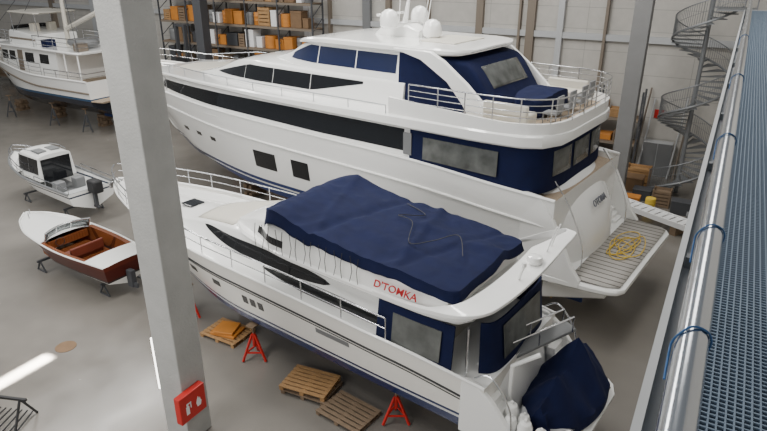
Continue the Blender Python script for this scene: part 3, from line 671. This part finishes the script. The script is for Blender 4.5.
# ------------------------------------------------------------ WHITE CABIN BOAT
wb=top('cabin_boat','small white pilothouse boat with dark windows and outboard on trestles','boat',(-29.7,17.8,0),R(174))
WH=Hull(-3.6,7.4,1.2,zs=[(0,1.55),(.5,1.65),(1,2.1)],zk=[(0,.5),(.6,.5),(.9,.8),(1,1.4)],zc=[(0,.95),(.6,1.0),(1,1.8)],
  bs=[(0,1.2),(.5,1.28),(.75,1.05),(.92,.55),(1,.05)],bc=[(0,1.05),(.5,1.0),(.8,.5),(1,.02)],p=(.8,1.2))
WH.build('hull',zband('cabin_boat_paint',[(1.3,WHITE),(1.38,(.05,.06,.09)),(10,WHITE)]),wb)
WH.deck('foredeck',M['gel'],wb,.03,.0,.66,.995,.08,16);WH.deck('cockpit_floor',M['grey'],wb,.7,.15,.0,.68,0,16)
mb=MB();mb.tube(WH.line(0,0,1,0,side=1),.06,6);mb.tube(WH.line(0,0,1,0,side=-1),.06,6);mb.obj('gunwale',M['grey'],wb)
wc=House([(-.6,.95,.82,1.5,2.75),(1.2,.95,.8,1.55,2.8),(1.55,.9,.75,1.6,2.55),(2.3,.8,.55,1.7,2.0)],.06);wc.build('cabin',M['gel'],wb)
for s in(1,-1):
    for a,b2 in((-.5,.38),(.42,1.5)): strip('window',M['glass'],wb,a,b2,2.62,1.85,wc.B,side=s,n=6)
    MB().tube([(-.5,s*.7,2.88),(.2,s*.72,2.95),(1.1,s*.7,2.88)],.02,6).obj('roof_rail',M['steel'],wb)
toppatch('windscreen',M['glass'],wb,wc,1.42,2.2,-.95,.95)
MB().grid([[(-.62,y,z) for z in(1.4,2.6)] for y in(-.75,.75)]).obj('rear_window',M['glass'],wb,0,solid=.02)
for y in(.35,-.35): MB().box((.2,y,2.86),(.7,.45,.06)).obj('roof_hatch',M['grey'],wb,0)
for y in(.5,-.5): MB().box((-1.5,y,1.3),(.5,.5,.6)).obj('seat',M['grey'],wb,0,bevel=.05)
MB().box((-2.9,0,1.2),(.5,1.9,.45)).obj('stern_bench',M['lgrey'],wb,0,bevel=.05)
railing('bow_rail',wb,[p for p in WH.line(.0,.55,.99,-.08,16,1)]+[p for p in WH.line(.0,.55,.99,-.08,16,-1)][::-1],.4,.022,.7,1)
railing('stern_rail',wb,[p for p in WH.line(.0,.0,.4,-.05,10,1)],.3,.022,.7,0);railing('stern_rail',wb,[p for p in WH.line(.0,.0,.4,-.05,10,-1)],.3,.022,.7,0)
mb=MB();mb.box((-3.95,0,1.75),(.7,.5,.65));mb.obj('engine_cowl',M['dark'],wb,40,bevel=.1);mb=MB();mb.box((-3.8,0,1.15),(.22,.16,1.0));mb.box((-3.75,0,.65),(.5,.1,.12));mb.obj('engine_leg',M['dgrey'],wb,40,bevel=.03)
for x in(1.4,-2.4): trestle((-29.7-x,17.8+x*.1,0),R(174),'low grey steel trestle carrying the small cabin boat','cabin boat trestles',1.0)

# ------------------------------------------------------------ TRAWLER
TX,TY,TS=-46.6,29.6,1.1
tr=top('trawler_yacht','white trawler yacht with flybridge, mast and dark bottom paint, on blocks','yacht',(TX,TY,0),R(178));tr.scale=(TS,TS,TS)
TH=Hull(-7,14.5,1.8,zs=[(0,3.5),(.35,3.55),(.6,4.0),(1,5.1)],zk=[(0,.9),(.7,.8),(.92,1.2),(1,2.3)],zc=[(0,1.9),(.6,1.9),(1,3.8)],
  bs=[(0,2.0),(.4,2.3),(.75,1.95),(.92,1.0),(1,.06)],bc=[(0,1.8),(.5,1.9),(.8,1.0),(1,.03)])
TH.build('hull',zband('trawler_paint',[(2.2,(.012,.016,.03)),(2.35,(.03,.08,.16)),(10,WHITE)]),tr)
TH.deck('deck',M['teakdeck'],tr,.5,.05)
mb=MB()
for s in(1,-1): mb.tube(TH.line(0,0,1,0,side=s),.07,6)
mb.obj('gunwale',M['gel'],tr)
mb=MB()
for s in(1,-1): mb.tube(TH.line(-.75,0,.98,.03,side=s),.06,6)
mb.obj('rub_rail',M['post'],tr)
th=House([(-3.8,1.75,1.65,3.0,5.1),(2.6,1.75,1.6,3.2,5.2),(3.0,1.6,1.45,3.3,5.1),(3.4,1.5,1.3,3.4,4.6),(5.0,1.1,.9,3.6,4.4)],.08);th.build('deckhouse',M['gel'],tr)
for s in(1,-1):
    for a,b2 in((-2.9,-1.9),(-1.2,-.2),(1.0,1.7),(1.9,2.6)): strip('window',M['glass'],tr,a,b2,4.85,4.25,th.B,side=s,n=5)
    strip('side_door',M['post'],tr,.1,.7,4.95,3.6,th.B,side=s,n=3)
    for a in(2.0,3.4,4.6): strip('porthole',M['glass'],tr,a,a+.4,3.3,3.05,TH.B,side=s,n=5)
toppatch('windscreen',M['glass'],tr,th,3.0,3.4,-.9,.9)
plate(MB(),rnd([(-6.6,1.7,5.12,5.22),(-6.3,1.95,5.1,5.25),(2.6,1.95,5.15,5.3),(3.3,1.5,5.15,5.28)],14)).obj('boat_deck',M['gel'],tr)
for x in(-6.3,-4.9): 
    for s in(1,-1): MB().tube([(x,s*1.8,3.2),(x,s*1.8,5.15)],.05,8).obj('deck_pillar',M['gel'],tr)
tfb=House([(-1.6,1.5,1.5,5.2,6.0),(1.6,1.5,1.4,5.2,6.2),(2.3,1.2,.9,5.2,5.6)],.03);tfb.build('flybridge',M['gel'],tr)
for s in(1,-1): strip('trim_band',M['post'],tr,-1.5,1.6,5.75,5.62,tfb.B,side=s,n=5)
MB().grid([[(2.0-.25*t-.4*k*k,k*1.3,5.95+t*.5) for k in frange(-1,1,9)] for t in(0,1)]).obj('wind_deflector',M['glass'],tr,solid=.02)
plate(MB(),rnd([(-2.2,1.3,7.35,7.42),(-1.9,1.55,7.33,7.43),(1.2,1.5,7.35,7.45),(1.6,1.1,7.35,7.42)],10)).obj('bimini_top',M['gel2'],tr)
for x in(-1.8,1.0):
    for s in(1,-1): MB().tube([(x,s*1.4,5.9),(x,s*1.4,7.38)],.03,6).obj('bimini_pole',M['steel'],tr)
for y in(.6,-.6): MB().box((-.2,y,6.25),(.5,.5,.8)).obj('helm_seat',M['gel2'],tr,0,bevel=.06)
mb=MB();mb.tube([(-2.8,0,5.2),(-3.0,0,11.5)],[.16,.08],10);mb.tube([(-3.0,-1.1,9.3),(-3.0,1.1,9.3)],.04,6);mb.obj('mast',M['gel2'],tr)
MB().tube([(-3.0,0,6.4),(-6.6,0,7.6)],.16,8).obj('furled_sail_boom',M['gel2'],tr)
MB().lathe([(.05,0),(.32,.02),(.34,.15),(.28,.26),(.04,.3)],(-2.6,0,8.4),18).obj('radar_dome',M['gel'],tr)
for y in(1.1,-1.1): MB().lathe([(.15,0),(.25,.08),(.26,.3),(.15,.48),(.02,.52)],(-3,y,9.33),16).obj('satellite_dome',M['gel'],tr)
mb=MB()
for s in(1,-1): mb.tube([(-3,0,11.2),(-6.5,s*1.8,5.3)],.02,4);mb.tube([(-3,0,11.2),(1.5,s*1.5,5.4)],.02,4)
mb.tube([(-3,0,11.2),(7.2,0,5.3)],.02,4);mb.obj('rigging',M['dgrey'],tr)
railing('boat_deck_rail',tr,[(-1.8,1.85,5.25),(-4,1.85,5.25),(-6.3,1.8,5.25),(-6.5,0,5.25),(-6.3,-1.8,5.25),(-4,-1.85,5.25),(-1.8,-1.85,5.25)],.8,.03,1.0,2)
railing('bow_rail',tr,TH.line(0,.3,.99,-.06,24,1)+TH.line(0,.3,.99,-.06,24,-1)[::-1],.8,.03,1.1,2)
railing('stern_rail',tr,TH.line(0,.0,.28,-.06,8,1)[::-1]+TH.line(0,.0,.28,-.06,8,-1),.5,.03,.9,1)
mb=MB();mb.box((-4.7,.2,5.6),(2.2,1.0,.45));mb.obj('dinghy',M['grey'],tr,40,bevel=.2)
for x,y,k in((-5.9,-1.2,'gel2'),(-5.9,1.2,'post'),(-2.3,1.1,'navy'),(-3.6,-1.2,'grey')): MB().box((x,y,5.5),(.6,.7,.5)).obj('deck_box',M[k],tr,0,bevel=.04)
plate(MB(),[(-7.9,1.7,2.2,2.3),(-7,1.9,2.2,2.3)]).obj('swim_platform',M['teakdeck'],tr)
MB().box((-7.02,0,3.2),(.05,1.0,.9)).obj('transom_door',M['lgrey'],tr,0)
MB().box((-5.8,0,1.25),(.8,.12,.95)).obj('rudder',M['antif'],tr,0,bevel=.03)
for x in(-5,0,4.5): keelblock((TX-x*TS,TY,0),.88,.7,R(178))
for x in(-5.5,-2,3):
    jack((TX-x*TS,TY-1.85,0),1.75,m='dgrey',lab='dark steel tripod jack stand propping the trawler hull')

# ------------------------------------------------------------ pallets
def pallet(loc,rz,m,lab):
    p=top('pallet',lab,'pallet',loc,rz,'pallets')
    mb=MB()
    for k in range(7): mb.box((0,-.5+k*.1667,.135),(1.5,.12,.025))
    for k in(-.68,0,.68): mb.box((k,0,.11),(.12,1.1,.025));mb.box((k,0,.012),(.12,1.1,.024))
    for k in(-.68,0,.68):
        for j in(-.48,0,.48): mb.box((k,j,.06),(.14,.12,.08))
    mb.obj('slats',m,p,0);return p
pallet((-7.65,11.55,0),R(-8),M['woodd'],'weathered wooden pallet lying beside the yacht hull')
pallet((-9.2,11.95,0),R(4),M['woodd'],'wooden pallet lying under the yacht hull')
pallet((-9.25,11.95,.15),R(7),M['wood'],'wooden pallet stacked on another pallet')
pallet((-13.4,12.9,0),R(0),M['wood'],'light wooden pallet under orange boards')
for k,(z,rz) in enumerate([(.15,.15),(.25,.3)]):
    o=MB().box((0,0,.05),(.95-k*.25,.7,.10)).obj('foam_board',M['orange'],None,0,bevel=.02,loc=(-13.35,12.85,z),rz=rz);tag(o,'orange foam board lying on a pallet','board','orange boards')

# ------------------------------------------------------------ floor bits
o=MB().lathe([(.33,0),(.33,.012),(.28,.014),(.02,.014)],(0,0,0),28).obj('floor_drain',M['brown'],None,loc=(-17.6,9.7,0));tag(o,'round brown metal drain cover set in the floor','drain cover')
ts=top('mast_trestle','dark folding trestle with netting lying near a white pole','trestle',(-15.9,6.6,0),R(20))
mb=MB()
for s in(-1,1):
    for q2 in(-1,1): mb.bar((s*.7,q2*.45,0.02),(s*.7,0,.85),.05,.05)
mb.bar((-.9,0,.85),(.9,0,.85),.07,.07)
for k in range(8): mb.bar((-.7+k*.2,-.45,.05),(-.6+k*.17,.42,.08),.03,.03)
mb.obj('frame',M['dark'],ts,0)
o=MB().tube([(0,0,0),(5.5,0,0)],.06,10).obj('pole',M['lgrey'],None,loc=(-18.6,7.9,.95),rz=R(-27));tag(o,'long light grey aluminium pole resting on a trestle','pole')
for k,(x,y,rz) in enumerate([(-14.6,6.3,.5),(-14.3,5.9,1.3)]):
    o=MB().box((0,0,.05),(1.1,.35,.1)).obj('plank',M['woodd'],None,0,loc=(x,y,.0),rz=rz);tag(o,'dark timber plank lying on the floor','plank','loose planks')
jack((-27.4,11.0,0),1.0,m='blue',lab='spare blue steel jack stand on the open floor')
jack((-26.6,10.3,0),1.0,m='dgrey',lab='spare grey steel jack stand on the open floor')

# ------------------------------------------------------------ RACKS along the back wall
def rack(loc,L,D,levels,bays,lab,rz=0,col='dgrey',bm='post'):
    r=top('pallet_rack',lab,'shelving rack',loc,rz,'storage racks')
    mb=MB();H=levels[-1]+1.6
    for i in range(bays+1):
        x=-L/2+L*i/bays
        for y in(-D/2,D/2): mb.box((x,y,H/2),(.1,.1,H))
        for k in range(int(H)): mb.bar((x,-D/2,k),(x,D/2,k+.9),.04,.04)
    mb.obj('upright_frame',M[col],r,0)
    for z in levels:
        mb=MB()
        for y in(-D/2,D/2): mb.box((0,y,z-.07),(L,.06,.13))
        mb.obj('beam',M[bm],r,0)
        MB().box((0,0,z+.01),(L,D,.03)).obj('shelf',M['woodd'],r,0)
    return r
def crate(p,sz,m,lab,cat='box',rz=0,kind=0):
    t=top({'box':'storage_box','crate':'wooden_crate','drum':'barrel'}[cat],lab,cat,p,rz,'stored goods on the racks')
    if cat=='drum':
        r=sz[0]/2;h=sz[2];MB().lathe([(r*.95,0),(r,.03),(r,h*.33),(r*1.04,h*.35),(r,h*.37),(r,h*.66),(r*1.04,h*.68),(r,h*.7),(r,h-.03),(r*.95,h)],(0,0,0),16).obj('drum_body',m,t);return t
    if cat=='crate':
        mb=MB();n=5
        for k in range(n):
            z=sz[2]*(k+.5)/n
            for s in(-1,1): mb.box((0,s*sz[1]/2,z),(sz[0],.03,sz[2]/n*.75));mb.box((s*sz[0]/2,0,z),(.03,sz[1],sz[2]/n*.75))
        mb.box((0,0,.03),(sz[0],sz[1],.05));mb.box((0,0,sz[2]*.8),(sz[0]*.9,sz[1]*.9,.05))
        for a in(-1,1):
            for c in(-1,1): mb.box((a*sz[0]*.5,c*sz[1]*.5,sz[2]/2),(.07,.07,sz[2]))
        mb.obj('slats',m,t,0);return t
    MB().box((0,0,sz[2]*.45),(sz[0],sz[1],sz[2]*.9)).obj('body',m,t,0,bevel=.02)
    MB().box((0,0,sz[2]*.94),(sz[0]*1.04,sz[1]*1.04,sz[2]*.12)).obj('lid',m,t,0,bevel=.02)
    return t
opts=[('orange','box','orange plastic storage box with lid'),('brown','box','brown cardboard box with closed flaps'),('wood','crate','slatted pine crate with closed top'),('woodd','crate','dark weathered slatted crate with closed top'),('white','box','white storage box with lid'),('grey','drum','grey steel drum with rolled ribs'),('brown','box','brown cardboard box with closed flaps'),('woodd','crate','dark weathered slatted crate with closed top'),('orange','drum','orange plastic drum with ribs'),('dgrey','box','dark grey storage box with lid'),('wood','crate','slatted pine crate with closed top')]
LEV=[2.0,3.9,5.6,7.2,8.9]
rack((-33.6,36.9,0),15,1.3,LEV,5,'tall dark steel pallet rack full of crates and boxes')
for z in LEV:
    x=-40.7
    while x<-26.6:
        k,c,l=random.choice(opts);w=random.uniform(.45,1.05);h=random.uniform(.6,1.35)
        crate((x+w/2,36.85,z+.03),(w,random.uniform(.7,.95),h if c!='drum' else .9),M[k],l,c)
        x+=w+random.uniform(.05,.2)
rack((-62,36.9,0),9,1.3,[.6,2.6],3,'low pallet rack with mixed boxes near the far corner')
for z in(.6,2.6):
    x=-66.2
    while x<-58.2:
        k,c,l=random.choice(opts);w=random.uniform(.6,1.15);crate((x+w/2,36.85,z+.03),(w,.85,random.uniform(.5,1.1) if c!='drum' else .9),M[k],l,c);x+=w+random.uniform(.1,.5)
rack((-7.6,37.2,0),7,1.1,[.5,2.0,3.4],3,'grey shelving rack stacked with boatyard gear')
for z in(.5,2.0,3.4):
    x=-11.0
    while x<-4.7:
        k,c,l=random.choice(opts);w=random.uniform(.4,.9);crate((x+w/2,37.15,z+.03),(w,.75,random.uniform(.35,.95) if c!='drum' else .8),M[k],l,c);x+=w+random.uniform(.05,.25)
gear=[(-3.6,35.9,1.2,.9,1.0,'wood','crate'),(-3.7,34.7,1.1,.9,.8,'brown','box'),(-5.5,35.4,.8,.8,1.0,'grey','drum'),(-6.4,35.2,.7,.7,.9,'orange','drum'),(-7.4,34.9,1.3,.9,1.1,'white','box'),(-5.6,33.6,1.0,.8,.7,'brown','box'),(-3.0,33.4,.9,.7,.6,'dgrey','box'),(-2.0,32.9,.8,.7,.9,'woodd','crate'),(-3.3,32.3,.7,.6,.5,'orange','box'),(-1.0,32.2,.9,.6,.7,'dgrey','box'),(.8,33.2,.8,.8,1.1,'brown','box'),(-6.6,33.9,.9,.7,.8,'woodd','crate'),(-8.6,34.6,.8,.8,.9,'orange','drum'),(-.3,31.0,.7,.6,.5,'grey','box'),(-4.9,31.6,.9,.6,.6,'dgrey','box'),(-5.9,32.4,.7,.7,.8,'woodd','crate'),(-2.4,31.8,.5,.5,.7,'yellow','drum'),(.4,31.9,.6,.6,.8,'wood','crate')]
names={'box':'lidded storage box standing on the floor','crate':'slatted wooden crate standing on the floor','drum':'ribbed drum standing on the floor'}
for (e,nn,w,d,h,k,c) in gear:
    t=crate((e,nn,0),(w,d,h),M[k],{'dgrey':'dark grey','woodd':'dark','wood':'pine'}.get(k,k)+' '+names[c],c);t['group']='gear standing by the rear wall'
for k,(e,h) in enumerate([(-4.2,5),(-3.9,4.4),(-1.9,5.2),(-2.2,4.6)]):
    o=MB().tube([(0,0,0),(.3,.9,h)],.05,8).obj('pole',M[('post','lgrey')[k%2]],None,loc=(e,37.4,0));tag(o,'long thin pole leaning against the back wall','pole','poles leaning on the wall')
tk=top('tool_cabinet','grey steel tool cabinet against the back wall','cabinet',(-3.0,38.0,0))
MB().box((0,0,1.0),(1.6,.6,2.0)).obj('body',M['lgrey'],tk,0,bevel=.02)
for s in(-1,1): MB().box((s*.4,-.31,1.0),(.76,.03,1.9)).obj('door',M['grey'],tk,0)
o=MB().box((0,0,0),(.5,.04,.5)).obj('fire_sign',M['red'],None,0,bevel=.01,loc=(-3.3,38.45,3.5));tag(o,'small square red fire equipment sign on the wall','sign')
gw=top('aluminium_gangway','long white aluminium gangway lying on two blocks','gangway',(-2.2,30.2,0),R(-27))
mb=MB()
for s in(-1,1): mb.box((0,s*.4,.55),(4.4,.08,.25))
for k in range(12): mb.box((-2.1+k*.38,0,.6),(.3,.76,.04))
mb.obj('deck',M['white'],gw,0)
for x in(-1.5,1.5): MB().box((x,0,.21),(.3,.8,.42)).obj('block',M['woodd'],gw,0)
sl=top('stacker_lift','dark grey mast lift truck parked before the storage rack','lift truck',(-37.2,34.6,0),R(-10))
mb=MB()
for s in(-1,1): mb.box((s*.55,0,3.6),(.22,.25,7.2));mb.box((s*.55,-.9,.15),(.22,1.9,.18))
for z in(.3,2.4,4.6,7.1): mb.box((0,0,z),(1.3,.2,.18))
mb.obj('mast',M['dgrey'],sl,0)
MB().box((0,.9,.9),(1.3,1.3,1.4)).obj('body',M['grey'],sl,0,bevel=.08)
mb=MB();mb.box((0,-.25,4.2),(1.3,.1,1.0))
for s in(-1,1): mb.box((s*.3,-.9,3.75),(.14,1.2,.06))
mb.obj('fork',M['dark'],sl,0)
structure(MB().box((0,0,2.2),(4.0,.1,4.4)).obj('door_1',M['lgrey'],None,0,loc=(-18.0,38.45,0)))

# ------------------------------------------------------------ camera & light
cam=bpy.data.cameras.new('camera');co=bpy.data.objects.new('camera',cam);SC.collection.objects.link(co)
cam.lens=28.8;cam.sensor_width=36;cam.clip_start=.05;cam.clip_end=300
co.location=(0,0,12);co.rotation_euler=(R(67),0,R(29.4));SC.camera=co
w=bpy.data.worlds.new('world');SC.world=w;w.use_nodes=True
w.node_tree.nodes['Background'].inputs[0].default_value=(.90,.95,1,1);w.node_tree.nodes['Background'].inputs[1].default_value=.26
def area(name,loc,rot,sx,sy,p,col=(1,1,1),spread=180):
    l=bpy.data.lights.new(name,'AREA');l.shape='RECTANGLE';l.size=sx;l.size_y=sy;l.energy=p;l.color=col;l.spread=R(spread)
    o=bpy.data.objects.new(name,l);SC.collection.objects.link(o);o.location=loc;o.rotation_euler=rot;return o
area('skylight_glow',(-13,15,19),(0,0,0),2.0,30,6000,(1,.98,.94))
area('skylight_glow',(-34,16,19),(0,0,0),2.5,28,5400,(1,.98,.94))
area('skylight_glow',(-2,22,18),(0,0,0),2.5,16,1000,(1,.98,.94))
area('camera_side_fill',(-20,-9,11),(R(72),0,0),34,6,3200,(1,.98,.95))  # unseen fill light added on the camera side to brighten the hulls
area('sun_slot',(-17.6,8.0,17),(0,0,0),.42,2.2,200,(1,.97,.90),1.2)
